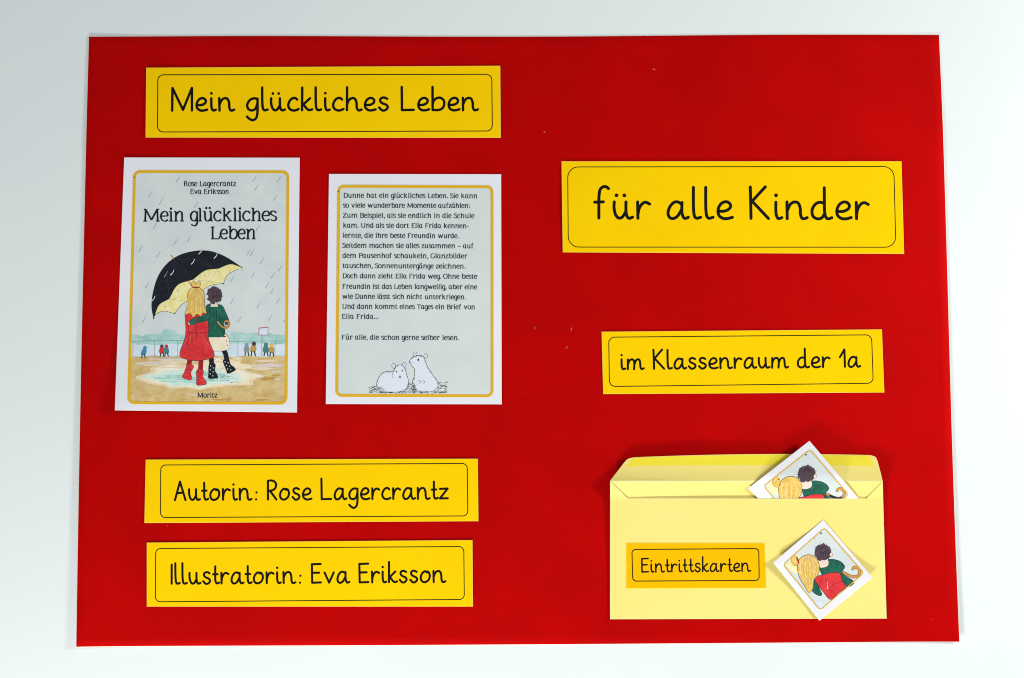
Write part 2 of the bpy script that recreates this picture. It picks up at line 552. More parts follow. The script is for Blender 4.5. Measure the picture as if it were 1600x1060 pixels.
SLAB = {k: [(kind, ((g[0], g[1] * (0.93 if g[1] > 101 else 1.0), g[2]) if kind == 'd' else [_low(p) for p in g])) for kind, g in st] for k, st in SLAB.items()}
SLAB['ü'] = SLAB['u'] + [('d', (26, 136, 12)), ('d', (62, 136, 12))]
SLAB['ä'] = SLAB['a'] + [('d', (26, 136, 12)), ('d', (62, 136, 12))]


def glyph_extent(strokes):
    xs = []
    for kind, g in strokes:
        if kind == 'd':
            xs += [g[0] - g[2] * 0.5, g[0] + g[2] * 0.5]
        else:
            xs += [p[0] for p in g]
    return min(xs), max(xs)


def layout(text, font, gap_fn, space):
    """-> [(char, x offset of the glyph origin)], total width between the outer centre lines, gaps"""
    out, x, prev, gaps = [], 0.0, None, 0
    for ch in text:
        if ch == ' ':
            x += space
            continue
        st = font(ch)
        a, b = glyph_extent(st)
        if prev is not None:
            x += gap_fn(prev, ch)
        out.append((ch, x - a))
        x += b - a
        prev = ch
    return out, x


def write(pr, text, font, p0, p1, unit, width, mat, gap_fn, space, layer=0, thin=None, res=5, cap=6, jitter=0.0, nib=None, slack=99.0, small=False):
    """letters between two measured baseline points (centre of first and last ink); the gaps take up the slack"""
    target = math.hypot(p1[0] - p0[0], p1[1] - p0[1]) / unit * 100
    lay, w = layout(text, font, gap_fn, space)
    extra = (target - w) / max(1, len(lay) - 1 + text.count(' ') * 0.8)
    extra = min(max(extra, -7.0), slack)     # beyond this the letters themselves are narrower or wider
    lay, w = layout(text, font, lambda a, b: gap_fn(a, b) + extra, space + extra * 0.8)
    k = target / w
    d = ((p1[0] - p0[0]), (p1[1] - p0[1]))
    n = math.hypot(*d)
    d = (d[0] / n, d[1] / n)
    s = unit / 100.0
    for ch, x0 in lay:
        jy = random.uniform(-jitter, jitter)

        def m(p):
            gx = (x0 + p[0]) * k
            gy = p[1] + jy
            return (p0[0] + d[0] * gx * s + d[1] * gy * s, p0[1] + d[1] * gx * s - d[0] * gy * s)
        for kind, g in font(ch):
            if kind == 'd':
                pr.disc(m(g), g[2] * s, mat, layer)
            elif kind == 'c':
                pr.ribbon([m(p) for p in spline(g, res)], width, mat, layer, cap, None, nib)
            elif kind == 's':
                if small and abs(g[1][0] - g[0][0]) <= 46 and g[0][1] == g[1][1]:
                    mx = (g[0][0] + g[1][0]) / 2
                    g = [(mx + (p[0] - mx) * 0.72, p[1]) for p in g]
                pr.ribbon([m(p) for p in g], thin or width, mat, layer, 0 if thin else cap)
            else:
                for a, b in zip(g, g[1:]):
                    pr.ribbon([m(a), m(b)], width, mat, layer, cap, None, nib)


def script_gap(a, b):
    g = 36 if SCRIPT[a][1] else 46
    if b == ':':
        g += 14
    if a in 'rft' or b in 'ft':
        g -= 6
    return g


def script(pr, text, p0, p1, unit, width):
    write(pr, text, lambda c: SCRIPT[c][0], p0, p1, unit, width, M_BLACK, script_gap, 84, layer=1, res=7)


def slab_gap(a, b):
    return 30 if b in '.,:' else 19


def slab(pr, text, p0, p1, unit, width, mat, thin, res=4):
    gap = (lambda a, b: slab_gap(a, b) + 6) if unit < 8 else slab_gap
    write(pr, text, lambda c: SLAB[c], p0, p1, unit, width, mat, gap, 66, layer=18, thin=thin, res=res, cap=0, nib=0.5, slack=1.0, small=unit < 8)


def centre(c, z):
    p = P(sum(q[0] for q in c) / 4, sum(q[1] for q in c) / 4)
    return Vector((p.x, p.y, z))


# ------------------------------------------------------------------ the table
bm = bmesh.new()
bmesh.ops.create_cube(bm, size=1.0, matrix=Matrix.Translation((0, 0, -0.02)) @ Matrix.Diagonal((3.2, 2.2, 0.04, 1)))
bmesh.ops.bevel(bm, geom=bm.edges[:], offset=0.004, segments=3, affect='EDGES')
me = bpy.data.meshes.new("tabletop")
bm.to_mesh(me)
bm.free()
me.materials.append(M_TABLE)
table = bpy.data.objects.new("tabletop", me)
COL.objects.link(table)
tag(table, "smooth white tabletop under the red poster", None, None, "structure")

# ------------------------------------------------------------------ the red poster board
PC = [(138.5, 57.0), (1468, 54), (1498, 1003), (121, 1010.5)]


def poster_pos(u, v):
    x = lerp(lerp(PC[0][0], PC[1][0], u), lerp(PC[3][0], PC[2][0], u), v)
    y = lerp(lerp(PC[0][1], PC[1][1], u), lerp(PC[3][1], PC[2][1], u), v)
    y += (1 - v) * (-1.3 * math.sin(math.pi * u * 3)) * 0.8 + v * 1.4 * math.sin(math.pi * u)
    x += (1 - u) * (-2.0 * math.sin(math.pi * v)) + u * (0.8 * math.sin(2 * math.pi * v))
    p = P(x, y)
    return (p.x, p.y, poster_z(p.x, p.y))


poster = thing("poster_board", (0, 0, 0), "large bright red poster board lying on the white table", "poster")
us = [0, 0.0006] + [0.0006 + 0.9988 * i / 100 for i in range(1, 100)] + [0.9994, 1]
vv = [0, 0.0009] + [0.0009 + 0.9982 * i / 72 for i in range(1, 72)] + [0.9991, 1]
o = _sheet("board", poster_pos, us, vv, 0.0005, [M_RED, M_CORE, M_CORE], poster)
o.data.polygons.foreach_set("use_smooth", [True] * len(o.data.polygons))


# ------------------------------------------------------------------ yellow cards
def card_z(gap, lift=None):
    def zf(x, y):
        return poster_z(x, y) + gap + (lift(x, y) if lift else 0.0)
    return zf


def corner_lift(px, py, amount, radius):
    c = P(px, py)

    def f(x, y):
        return amount * clamp(1 - math.hypot(x - c.x, y - c.y) / radius) ** 2
    return f


def both(*fs):
    return lambda x, y: sum(f(x, y) for f in fs)


CARD_GROUP = "yellow text cards on the poster"


def text_card(label, c, border, radius, text, p0, p1, unit, width, line, zf, mats, group=CARD_GROUP):
    t = thing("text_card", centre(c, poster_z(0, 0)), label, "card", group)
    sheet("paper", c, zf, mats, t)
    pr = Print(zf)
    pr.outline(dense(rounded(border, radius), 8.0), line * 1.2, M_LINE, 1)
    pr.build("border_line", t)
    pr = Print(zf)
    script(pr, text, p0, p1, unit, width * 1.08)
    pr.build("lettering", t)
    return t


YM = [M_YEL, M_YEDGE]
text_card("wide yellow card at the upper left, just above the two white sheets",
          [(228.4, 106), (781.6, 103), (782.4, 215.4), (227.4, 215)],
          [(246.6, 117.2), (768.4, 116.4), (769.3, 205), (246.2, 206.6)], 9,
          "Mein glückliches Leben", (269, 172.8), (746.6, 172.2), 18.4, 3.7, 1.25,
          card_z(0.0009, both(corner_lift(228, 160, 0.0008, 0.08), corner_lift(782, 216, 0.0008, 0.06))), YM)
text_card("tallest yellow card with the biggest lettering, für alle Kinder, on the right half",
          [(877.4, 252.3), (1408.6, 252.3), (1412.7, 397), (879.3, 394.5)],
          [(887, 261.2), (1396.6, 260.4), (1399.8, 386.6), (888, 386.4)], 16.6,
          "für alle Kinder", (929.2, 341.0), (1356.6, 341.8), 25.0, 4.5, 1.15,
          card_z(0.0009, both(corner_lift(878, 320, 0.0007, 0.08), corner_lift(1412, 397, 0.0009, 0.06))), YM)
text_card("yellow card lettered im Klassenraum der 1a, between the tallest card and the envelope",
          [(940, 518.6), (1378, 515), (1381.8, 613.5), (942.5, 616)],
          [(951.1, 527.2), (1361.8, 523.5), (1364.5, 599.2), (952.3, 604.2)], 9.3,
          "im Klassenraum der 1a", (970.6, 577), (1344, 573.2), 15.1, 3.15, 1.2,
          card_z(0.0009, corner_lift(1382, 614, 0.0008, 0.06)), YM)
text_card("yellow card whose lettering begins with Autorin, just below the two white sheets",
          [(227.6, 718.4), (746.6, 717), (747.5, 814.6), (225.6, 817.5)],
          [(251.2, 726.9), (730, 724.5), (731, 806.5), (250.7, 809)], 8,
          "Autorin: Rose Lagercrantz", (273.4, 781.4), (699.6, 779.4), 16.4, 3.2, 1.2,
          card_z(0.0009, corner_lift(226, 818, 0.0007, 0.06)), YM)
text_card("lowest yellow card at the lower left, its lettering begins with Illustratorin",
          [(229.3, 848.1), (738.2, 844.2), (739, 948), (229.3, 948)],
          [(243.3, 857.4), (724.7, 854.3), (725.5, 937), (242.8, 940.7)], 8,
          "Illustratorin: Eva Eriksson", (268.2, 912.4), (696, 909.4), 16.5, 3.2, 1.2,
          card_z(0.0009, corner_lift(739, 948, 0.0007, 0.06)), YM)

# ------------------------------------------------------------------ the picture sheet (a plain stand-in picture of the same size and colours)
W_SKY = paper("washed_pale_sky", hexc("D6DEDC"), hexc("CBD5D5"), scale=40.0, bump=0.04)
W_SKYLOW = paper("washed_white_blue", hexc("DDE8EE"), hexc("CBDCE8"), scale=70.0, bump=0)
W_TEAL = paper("washed_teal", hexc("BCDDD6"), hexc("8FC0BC"), scale=130.0, bump=0, contrast=(0.3, 0.7))
W_SAND = paper("washed_sand", hexc("DDC793"), hexc("C4A562"), scale=150.0, bump=0, detail=9, contrast=(0.3, 0.7))
W_LILAC = paper("washed_lilac", hexc("DCD5D6"), hexc("CFC0B4"), scale=240.0, bump=0, contrast=(0.3, 0.7))
W_PALESAND = paper("washed_pale_sand", hexc("E9DCC2"), hexc("DDC9A0"), scale=170.0, bump=0, contrast=(0.3, 0.7))
W_CREAM = paper("washed_cream", hexc("F0EBDA"), hexc("EADDB8"), scale=120.0, bump=0)
W_PALEPUDDLE = paper("washed_pale_puddle", hexc("DCEDE2"), hexc("C0DFD3"), scale=190.0, bump=0, contrast=(0.3, 0.7))
W_PUDDLE = paper("washed_puddle", hexc("B4DCD0"), hexc("86BFB4"), scale=190.0, bump=0, contrast=(0.3, 0.7))
W_DEEP = ink("washed_deep_teal", "4F8B8A", k=0.7)
W_RED = paper("washed_red", hexc("E23A3C"), hexc("C9282F"), scale=220.0, bump=0)
W_ROSE = ink("washed_rose", "F06A66")
W_LEAF = ink("washed_leaf", "2F8A72")
W_DKRED = ink("washed_dark_red", "A32129")
W_GREEN = paper("washed_green", hexc("1E6B58"), hexc("12503F"), scale=260.0, bump=0)
W_BLOND = paper("washed_blond", hexc("EBCB74"), hexc("D9AE4B"), scale=300.0, bump=0)
W_BROWN = paper("washed_brown", hexc("5A4650"), hexc("453440"), scale=400.0, bump=0)
W_SKIN = ink("washed_skin", "F0D8C6")
W_CANE = ink("washed_cane", "D99A4A", k=0.8)
W_NIGHT = paper("washed_black", hexc("0D131C"), hexc("161E2A"), scale=260.0, bump=0)
W_SLATEWASH = ink("washed_slate", "2C3848")
W_OCHREPALE = ink("washed_straw", "DCCB70")
W_LINING = paper("washed_lining", hexc("F0EBB6"), hexc("E6DC8A"), scale=160.0, bump=0)
W_OUTLINE = ink("pen_line", "2B3038")
W_GREY = ink("pencil_grey", "8C9AA2")
W_DRIZZLE = ink("rain_pencil", "9DABB2")
W_WHITE = ink("chalk_white", "EDF2F5")
W_TAN = ink("washed_tan", "C89A58")
W_BLUE = ink("washed_blue", "3D8FB0")
W_OCHRE = ink("washed_ochre", "BFA050")
W_PINK = ink("washed_pink", "C4456A")

PS = [(194, 246.2), (468.3, 246.6), (464, 644.8), (179.3, 641.5)]
picture_z = card_z(0.0007, both(corner_lift(176, 648, 0.0085, 0.105), corner_lift(194, 246, 0.0008, 0.06), corner_lift(466, 645, 0.0015, 0.06)))
t = thing("picture_sheet", centre(PS, Z_POSTER), "white sheet with a printed rainy picture of an umbrella, lower left corner curling up", "print")
sheet("paper", PS, picture_z, [M_WHITE, M_WEDGE], t, step=5.0)
FR = [(208.2, 266.4), (452, 266.6), (449, 632.6), (199, 631.8)]


def inset(c, d):
    cx = sum(p[0] for p in c) / 4; cy = sum(p[1] for p in c) / 4
    return [(p[0] + (d if p[0] < cx else -d), p[1] + (d if p[1] < cy else -d)) for p in c]


pr = Print(picture_z)
pr.fill(dense(rounded(inset(FR, 2.0), 9), 6), W_SKY, 0, cell=6)


def xl(y): return 208.2 + (199 - 208.2) * (y - 266.4) / 366 + 2.6


def xr(y): return 452 + (449 - 452) * (y - 266.4) / 366 - 2.6


def band(top, bottom, mat, layer, cell=6):
    """top, bottom: lists of (fraction across, y)"""
    a = [(lerp(xl(y), xr(y), f), y) for f, y in top]
    b = [(lerp(xl(y), xr(y), f), y) for f, y in reversed(bottom)]
    pr.fill(a + b, mat, layer, cell)


rnd = random.Random(3)
band([(i / 30, 534 + rnd.uniform(-1, 1)) for i in range(31)], [(0, 562), (1, 560)], W_SKYLOW, 1)
skyline = []
for i in range(61):
    f = i / 60
    y = 522 + 2.2 * math.sin(f * 21) + rnd.uniform(-1.2, 1.2)
    if 0.20 < f < 0.30 or 0.64 < f < 0.72: y -= 5
    skyline.append((f, y))
band(skyline, [(i / 20, 538 + rnd.uniform(-2, 2)) for i in range(21)], W_TEAL, 2)
ground_top = [(i / 24, 557 + 1.2 * math.sin(i * 1.3)) for i in range(25)]
yb = 629.5
gl = [(lerp(xl(y), xr(y), f), y) for f, y in ground_top]
pr.fill(gl + [(xr(622), 618), (xr(yb) - 2, 626), (xr(yb) - 7, yb), (xl(yb) + 7, yb), (xl(yb) + 2, 626), (xl(618), 618)], W_SAND, 3, 6)


def blot(cx, cy, rx, ry, mat, layer, rough=0.12, n=28, cell=None, seed=0):
    r_ = random.Random(seed + int(cx * 7 + cy))
    pts = []
    for i in range(n):
        a = 2 * math.pi * i / n
        k = 1 + r_.uniform(-rough, rough)
        pts.append((cx + rx * k * math.cos(a), cy + ry * k * math.sin(a)))
    pr.fill(spline(pts, 3, True), mat, layer, cell)


blot(235, 568, 26, 2.6, W_LILAC, 4, 0.25)
blot(420, 571, 24, 3.0, W_LILAC, 4, 0.25)
blot(270, 562, 30, 1.8, W_LILAC, 4, 0.25)
for k in range(26):
    blot(rnd.uniform(230, 420), rnd.uniform(560, 578), rnd.uniform(8, 22), rnd.uniform(1.0, 3.0), W_PALESAND, 4, 0.3, seed=k)
blot(312, 588, 96, 20, W_PALESAND, 4, 0.12, cell=6)
blot(312, 588, 88, 17.5, W_CREAM, 5, 0.14, cell=6)
blot(350, 572, 40, 10, W_CREAM, 5, 0.2, cell=6)
blot(308, 590, 76, 13.5, W_PALEPUDDLE, 6, 0.16, cell=6)
for k in range(44):
    a, q_ = rnd.uniform(0, 6.283), math.sqrt(rnd.random())
    blot(306 + 56 * q_ * math.cos(a), 591 + 8.5 * q_ * math.sin(a), rnd.uniform(7, 20), rnd.uniform(0.8, 2.6), (W_PUDDLE, W_PUDDLE, W_PALEPUDDLE)[k % 3], 6, 0.3, seed=k)
blot(418, 592, 14, 3, W_OCHRE, 5, 0.3)
for k in range(26):
    a = rnd.uniform(270, 372); b = rnd.uniform(584, 600); l_ = rnd.uniform(5, 16)
    pr.ribbon([(a, b), (a + l_ * 0.5, b - rnd.uniform(-1, 1.4)), (a + l_, b - rnd.uniform(-1.6, 1.6))], rnd.uniform(0.5, 1.4), W_DEEP if k % 3 else W_WHITE, 7, 3, 0.3)
for k in range(60):
    a = rnd.uniform(204, 444); b = rnd.uniform(604, 628)
    l_ = rnd.uniform(3, 14)
    pr.ribbon([(a, b), (min(446, a + l_), b + rnd.uniform(-0.8, 0.8))], rnd.uniform(0.3, 0.8), W_OCHRE if k % 2 else W_SAND, 5, 2, 0.2)
for k in range(34):
    a = -math.pi * rnd.uniform(0.05, 0.95)
    x, y = 316 + rnd.uniform(-26, 34), 596 + rnd.uniform(-6, 2)
    l_ = rnd.uniform(4, 12)
    pr.ribbon([(x, y), (x + l_ * .6 * math.cos(a), y + l_ * .7 * math.sin(a)), (x + l_ * math.cos(a), y + l_ * .8 * math.sin(a))], rnd.uniform(0.5, 1.1), (W_WHITE, W_DEEP, W_PUDDLE)[k % 3], 9, 2, 0.2)
for k in range(16):
    x, y = rnd.uniform(214, 436), rnd.uniform(564, 626)
    if abs(x - 312) < 95 and abs(y - 588) < 22: continue
    blot(x, y, rnd.uniform(6, 18), rnd.uniform(0.8, 2.0), (W_OCHRE, W_LILAC, W_TAN)[k % 3], 4, 0.3)
# fence
for x in (208, 242, 278, 372, 430):
    pr.ribbon([(x, 532), (x - 0.3, 558)], 0.7, W_GREY, 8, 2)
pr.ribbon([(205, 534), (250, 532), (300, 533)], 0.5, W_GREY, 8, 2)
pr.ribbon([(360, 534), (446, 533)], 0.5, W_GREY, 8, 2)
pr.ribbon([(208, 558), (300, 557)], 0.4, W_GREY, 8, 2)
# board on a post
pr.ribbon([(409.5, 524), (409, 556)], 0.9, W_GREY, 8, 2)
pr.fill([(405, 513), (419, 512), (418.4, 524), (404.2, 523.6)], W_SKYLOW, 8)
pr.outline([(405, 513), (419, 512), (418.4, 524), (404.2, 523.6)], 1.3, W_PINK, 9)


# small far figures in coats
def far_figure(x, y, h, coat, hood, lean=0.0):
    pr.fill(spline([(x - h * .16 + lean, y - h * .72), (x + h * .14 + lean, y - h * .74), (x + h * .2, y - h * .3), (x - h * .2, y - h * .28)], 3, True), coat, 9)
    pr.disc((x + lean * 1.3, y - h * .84), h * .15, hood, 10, 10)
    pr.ribbon([(x - h * .08, y - h * .3), (x - h * .14, y)], h * .085, W_OUTLINE, 9, 2)
    pr.ribbon([(x + h * .1, y - h * .3), (x + h * .16, y)], h * .085, W_OUTLINE, 9, 2)


far_figure(224, 560, 19, W_BLUE, W_BLUE, 2)
far_figure(253, 557.5, 19, W_RED, W_BROWN, 0)
far_figure(260, 557.5, 19, W_DEEP, W_RED, 0)
far_figure(385.5, 556, 20, W_GREY, W_GREY, 0)
far_figure(395.5, 556, 22, W_OCHRE, W_BROWN, 1)
far_figure(415.5, 556.5, 21, W_DEEP, W_DEEP, 0)
far_figure(424.5, 557, 20, W_OCHRE, W_BLOND, 0)
# umbrella
U = lambda p: (230 + p[0] / 4.417, 380 + p[1] / 4.417)
crest = spline([U(p) for p in [(45, 525), (30, 440), (40, 340), (75, 230), (130, 150), (200, 95), (290, 62), (390, 52), (470, 65), (550, 100), (620, 145), (652, 168)]], 5)
hem = []
for seg in ([(652, 168), (575, 146), (492, 176)], [(492, 176), (400, 190), (316, 252)], [(316, 252), (210, 290), (152, 385)], [(152, 385), (80, 430), (45, 525)]):
    hem += spline([U(p) for p in seg], 5)[:-1]
pr.fill(crest + hem, W_NIGHT, 10, 6)
lining = hem[:] + [U((45, 522))]
under = []
for seg in ([(45, 500), (110, 470), (190, 487)], [(190, 487), (245, 420), (330, 380)], [(330, 380), (420, 300), (527, 278)], [(527, 278), (560, 215), (652, 170)]):
    under += spline([U(p) for p in seg], 5)[:-1]
pr.fill(lining + under, W_LINING, 9, 6)
pr.ribbon(under, 0.6, W_OUTLINE, 11, 2)
for e_ in ((492, 176), (316, 252), (152, 385)):
    pr.ribbon(spline([U((175, 110)), U(((175 + e_[0]) / 2 - 20, (110 + e_[1]) / 2 - 24)), U(e_)], 5), 0.5, W_SLATEWASH, 12, 2)
for q in range(46):
    f = q / 46
    i_ = int(f * (len(hem) - 2))
    h0_ = hem[i_]
    pr.ribbon([h0_, (h0_[0] + rnd.uniform(1, 4), h0_[1] + rnd.uniform(2, 8))], rnd.uniform(0.4, 1.0), W_OCHREPALE, 10, 2, 0.2)
for q in range(60):
    x, y = rnd.uniform(240, 350), rnd.uniform(396, 480)
    cx_, cy_ = (x - 318) / 78, (y - 486) / 92
    if cx_ * cx_ + cy_ * cy_ < 0.93 and (x - 238) + (y - 380) * 1.05 < 96:
        pr.ribbon([(x, y), (x + 5, y - 4.5)], rnd.uniform(0.3, 0.7), W_SLATEWASH, 11, 2, 0.2)
pr.ribbon(hem, 0.5, W_OUTLINE, 11, 2)
for a, b in (((492, 176), (400, 300)), ((316, 252), (345, 330)), ((152, 385), (250, 400)), ((316, 252), (527, 278))):
    pr.ribbon([U(a), U(b)], 0.35, W_GREY, 10, 2)
pr.ribbon([U((165, 85)), U((182, 106))], 1.6, W_CANE, 11, 3)
for x, y in ((45, 522), (190, 487), (527, 280), (652, 168)):
    pr.disc(U((x, y)), 1.0, W_OUTLINE, 11, 8)
for x, y in ((300, 430), (400, 225), (430, 215), (500, 200), (125, 440), (215, 330), (190, 385)):
    for q in range(3):
        a = q * math.pi / 3
        c = U((x, y))
        pr.ribbon([(c[0] - math.cos(a) * 1.6, c[1] - math.sin(a) * 1.6), (c[0] + math.cos(a) * 1.6, c[1] + math.sin(a) * 1.6)], 0.3, W_GREY, 11, 2)
pr.ribbon([U((285, 262)), (322, 485), (340, 505)], 1.7, W_CANE, 11, 3)


# two children seen from behind, standing under it in the puddle
def outlined(pts, mat, layer, w=0.48, sp=True):
    q = spline(pts, 4, True) if sp else pts
    pr.fill(q, mat, layer)
    pr.outline(dense(q, 1.2), w, W_OUTLINE, layer + 1)


# dark haired child in green
def boot(x, y, ang, mat, dots, layer, k=1.0):
    c, s_ = math.cos(ang), math.sin(ang)
    f = lambda p: (x + k * (p[0] * c - p[1] * s_), y + k * (p[0] * s_ + p[1] * c))
    outlined([f(p) for p in [(-4.6, -13), (4.8, -13), (4.6, -3), (8.5, 3), (9.6, 8), (4, 9.6), (-4.6, 9.4), (-5, 2)]], mat, layer)
    for q in range(6):
        pr.disc(f((-2.2 + (q % 2) * 4.2, -10 + q * 3.1)), 0.85, dots, layer + 2, 8)


pr.ribbon(spline([(330, 540), (330, 556), (331, 572)], 4), 7.4, W_NIGHT, 11, 3)
pr.ribbon(spline([(345, 540), (352, 552), (355, 566)], 4), 7.4, W_NIGHT, 11, 3)
boot(331, 582, 0.05, W_NIGHT, W_WHITE, 12)
boot(357, 574, -0.35, W_NIGHT, W_WHITE, 12, 0.95)
outlined([(321, 520), (351, 520), (359, 544), (338, 549), (317, 545)], W_CREAM, 13)
for q in range(3):
    pr.ribbon([(320 - q * 0.9, 526 + q * 7), (337, 528 + q * 7.4), (352.5 + q * 1.8, 526 + q * 7)], 2.0, W_DKRED, 14, 2)
outlined([(325, 476), (345, 477), (352, 487), (358, 503), (353, 508), (349, 500), (351, 524), (334, 527), (320, 523), (319, 492)], W_GREEN, 15)
outlined([(330, 470), (340, 470), (341, 480), (329, 480)], W_SKIN, 16, 0.4, False)


def tousle(P_, cx, cy, rx, ry, n, seed, k0=0.14):
    r_ = random.Random(seed)
    return [P_((cx + rx * (1 + r_.uniform(-k0, k0)) * math.cos(2 * math.pi * i / n), cy + ry * (1 + r_.uniform(-k0, k0)) * math.sin(2 * math.pi * i / n))) for i in range(n)]


ident = lambda p: p
outlined(tousle(ident, 335.5, 461.5, 12.2, 12.6, 26, 4), W_BROWN, 17, 0.4)
for q in range(16):
    a = 2 * math.pi * q / 16 + 0.2
    pr.ribbon([(335 + 3 * math.cos(a), 459 + 3 * math.sin(a)), (335.4 + 8 * math.cos(a + .2), 461 + 8.5 * math.sin(a + .2)), (335.5 + 13.6 * math.cos(a + .35), 461.5 + 13.6 * math.sin(a + .35))], 0.5, W_NIGHT, 19, 2, 0.3)
pr.disc((323.6, 464), 2.0, W_SKIN, 20, 10, 2.8)
# blond child in red
pr.ribbon(spline([(298, 552), (296, 566), (294, 578)], 4), 7.6, W_DKRED, 12, 3)
pr.ribbon(spline([(314, 552), (314, 566), (313, 582)], 4), 7.6, W_DKRED, 12, 3)
boot(293, 583, 0.42, W_RED, W_OUTLINE, 13)
boot(312.5, 592, 0.0, W_RED, W_OUTLINE, 13, 1.05)
outlined([(296, 483), (316, 483), (323, 490), (326, 510), (326, 530), (335, 556), (322, 562), (306, 564), (289, 561), (281, 553), (290, 526), (290, 500), (290, 490)], W_RED, 17, 0.8)
pr.ribbon([(307, 490), (307.5, 530), (308.5, 563)], 0.6, W_DKRED, 19, 2)
pr.ribbon([(294, 500), (295, 520), (291, 532)], 0.6, W_DKRED, 19, 2)
pr.ribbon([(322, 500), (321, 520), (324, 532)], 0.6, W_DKRED, 19, 2)
pr.ribbon([(291, 519), (308, 521), (325, 519)], 1.1, W_DKRED, 19, 2)
pr.ribbon([(290, 545), (294, 538)], 0.9, W_WHITE, 19, 2)
for q in range(16):
    x = 286 + q * 3.1
    pr.ribbon([(303 + (x - 306) * .45, 524 + rnd.uniform(-3, 6)), (x, 548 + rnd.uniform(-8, 6))], rnd.uniform(0.5, 1.3), W_DKRED if q % 3 else W_ROSE, 19, 2, 0.3)
outlined([(328, 487), (318, 493), (303, 497), (296, 503), (299, 508), (310, 505), (324, 501), (331, 496)], W_GREEN, 19, 0.5)
pr.disc((297, 505.5), 3.0, W_SKIN, 19, 10, 2.6)
for q in range(14):
    x = 322 + q * 2.3
    pr.ribbon([(x, 486 + rnd.uniform(0, 12)), (x + rnd.uniform(-2, 2), 500 + rnd.uniform(0, 14))], rnd.uniform(0.4, 1.0), W_NIGHT if q % 2 else W_LEAF, 16, 2, 0.2)
outlined([(293, 470), (294, 457), (301, 449.5), (311, 449.5), (318.5, 457), (319.5, 470), (320, 480), (323, 490), (317, 489), (314, 495), (308, 491), (302, 496), (297, 490), (289, 492), (292, 482)], W_BLOND, 20, 0.5)
for q in range(13):
    x = 293.5 + q * 2.2
    pr.ribbon(spline([(306.5 + (x - 306.5) * .35, 451.5 + abs(q - 6) * .4), (x, 466), (x + (q - 6) * 0.12, 478), (x + (q - 6) * 0.3, 489 - abs(q - 6) * .3)], 3), 0.35, W_OCHRE if q % 3 else W_CREAM, 22, 2)
outlined([(303, 450), (299, 444), (303, 439.5), (307, 444), (311, 439.5), (314, 444), (310, 450)], W_BLOND, 21, 0.4)
pr.ribbon([(302.5, 449.5), (310.5, 449.5)], 1.6, W_DKRED, 23, 3)
# cane handle
pr.ribbon(spline([(340, 503), (346, 510), (353, 513), (358, 508), (356, 502), (351.5, 502.5)], 5), 3.0, W_OUTLINE, 21, 5)
pr.ribbon(spline([(340, 503), (346, 510), (353, 513), (358, 508), (356, 502), (351.5, 502.5)], 5), 2.2, W_CANE, 22, 5)
# rain
Z1 = lambda x, y: (180 + x / 5.3, 240 + y / 5.3)
for x, y in ((520, 215), (1155, 210), (1355, 215), (1168, 285), (290, 340), (380, 400), (670, 425), (1325, 370), (500, 735), (608, 715), (210, 790), (360, 835), (1105, 820), (1215, 890), (1305, 1010), (970, 1040), (420, 1000), (1180, 620), (330, 600)):
    c = Z1(x, y)
    pr.ribbon(spline([(c[0] + 3.2, c[1] - 5), (c[0] + 0.6, c[1] - 0.5), (c[0] - 2.6, c[1] + 4.4)], 3), 0.4, W_DRIZZLE, 12, 2, 0.95)
for x, y in ((425, 455), (435, 470), (404, 477), (363, 470), (374, 500), (422, 497), (230, 446), (437, 420), (395, 430), (418, 445), (445, 500), (225, 500), (394, 395)):
    pr.ribbon(spline([(x + 2.8, y - 5), (x + 0.4, y), (x - 2.6, y + 4.6)], 3), 0.4, W_DRIZZLE, 12, 2, 0.95)
for x, y in ((318, 130), (175, 205), (475, 90), (370, 60), (45, 385)):
    c = U((x, y))
    pr.ribbon([(c[0] + 2.2, c[1] - 4.5), (c[0] + 0.5, c[1]), (c[0] - 3, c[1] + 3.6)], 0.7, W_WHITE, 13, 2, 1.3)
pr.build("printed_picture", t)

pr = Print(picture_z)
pr.outline(dense(rounded(inset(FR, 2.1), 9), 5), 4.2, M_FRAME, 14)
pr.build("printed_frame", t)
pr = Print(picture_z)
slab(pr, "Rose Lagercrantz", (287.3, 291.2), (368.8, 291.2), 5.8, 1.25, M_NAVYINK, 0.7)
slab(pr, "Eva Eriksson", (297.6, 303.4), (357.6, 303.4), 5.8, 1.25, M_NAVYINK, 0.7)
pr.build("author_lettering", t)
pr = Print(picture_z)
slab(pr, "Mein glückliches", (224, 346.0), (431.6, 345.2), 14.8, 2.75, M_NAVYINK, 1.6, res=6)
slab(pr, "Leben", (329.6, 373.6), (399.4, 373.6), 14.8, 2.75, M_NAVYINK, 1.6, res=6)
pr.build("title_lettering", t)
pr = Print(picture_z)
slab(pr, "Moritz", (308.6, 621.6), (339.4, 621.6), 5.8, 1.25, M_NAVYINK, 0.7)
pr.build("publisher_lettering", t)

# ------------------------------------------------------------------ the text sheet
TS = [(514, 272), (783, 272.4), (784, 632), (509, 631.6)]
text_z = card_z(0.0007, both(corner_lift(509, 632, 0.0022, 0.08), corner_lift(784, 632, 0.0012, 0.06), corner_lift(514, 272, 0.0006, 0.06)))
t = thing("text_sheet", centre(TS, Z_POSTER), "white sheet of small printed text with two animals drawn below, beside the picture sheet", "print")
sheet("paper", TS, text_z, [M_WHITE, M_WEDGE], t)
TF = [(527, 289.2), (771, 290), (771, 621), (524, 620.4)]
W_TINT = paper("printed_grey_green", hexc("D4DDDA"), hexc("CED8D6"), scale=30.0, bump=0.04)
pr = Print(text_z)
pr.fill(dense(rounded(inset(TF, 2.0), 8), 6), W_TINT, 0, cell=7)
pr.outline(dense(rounded(inset(TF, 2.2), 8), 5), 4.3, M_FRAME, 14)
pr.build("printed_frame", t)
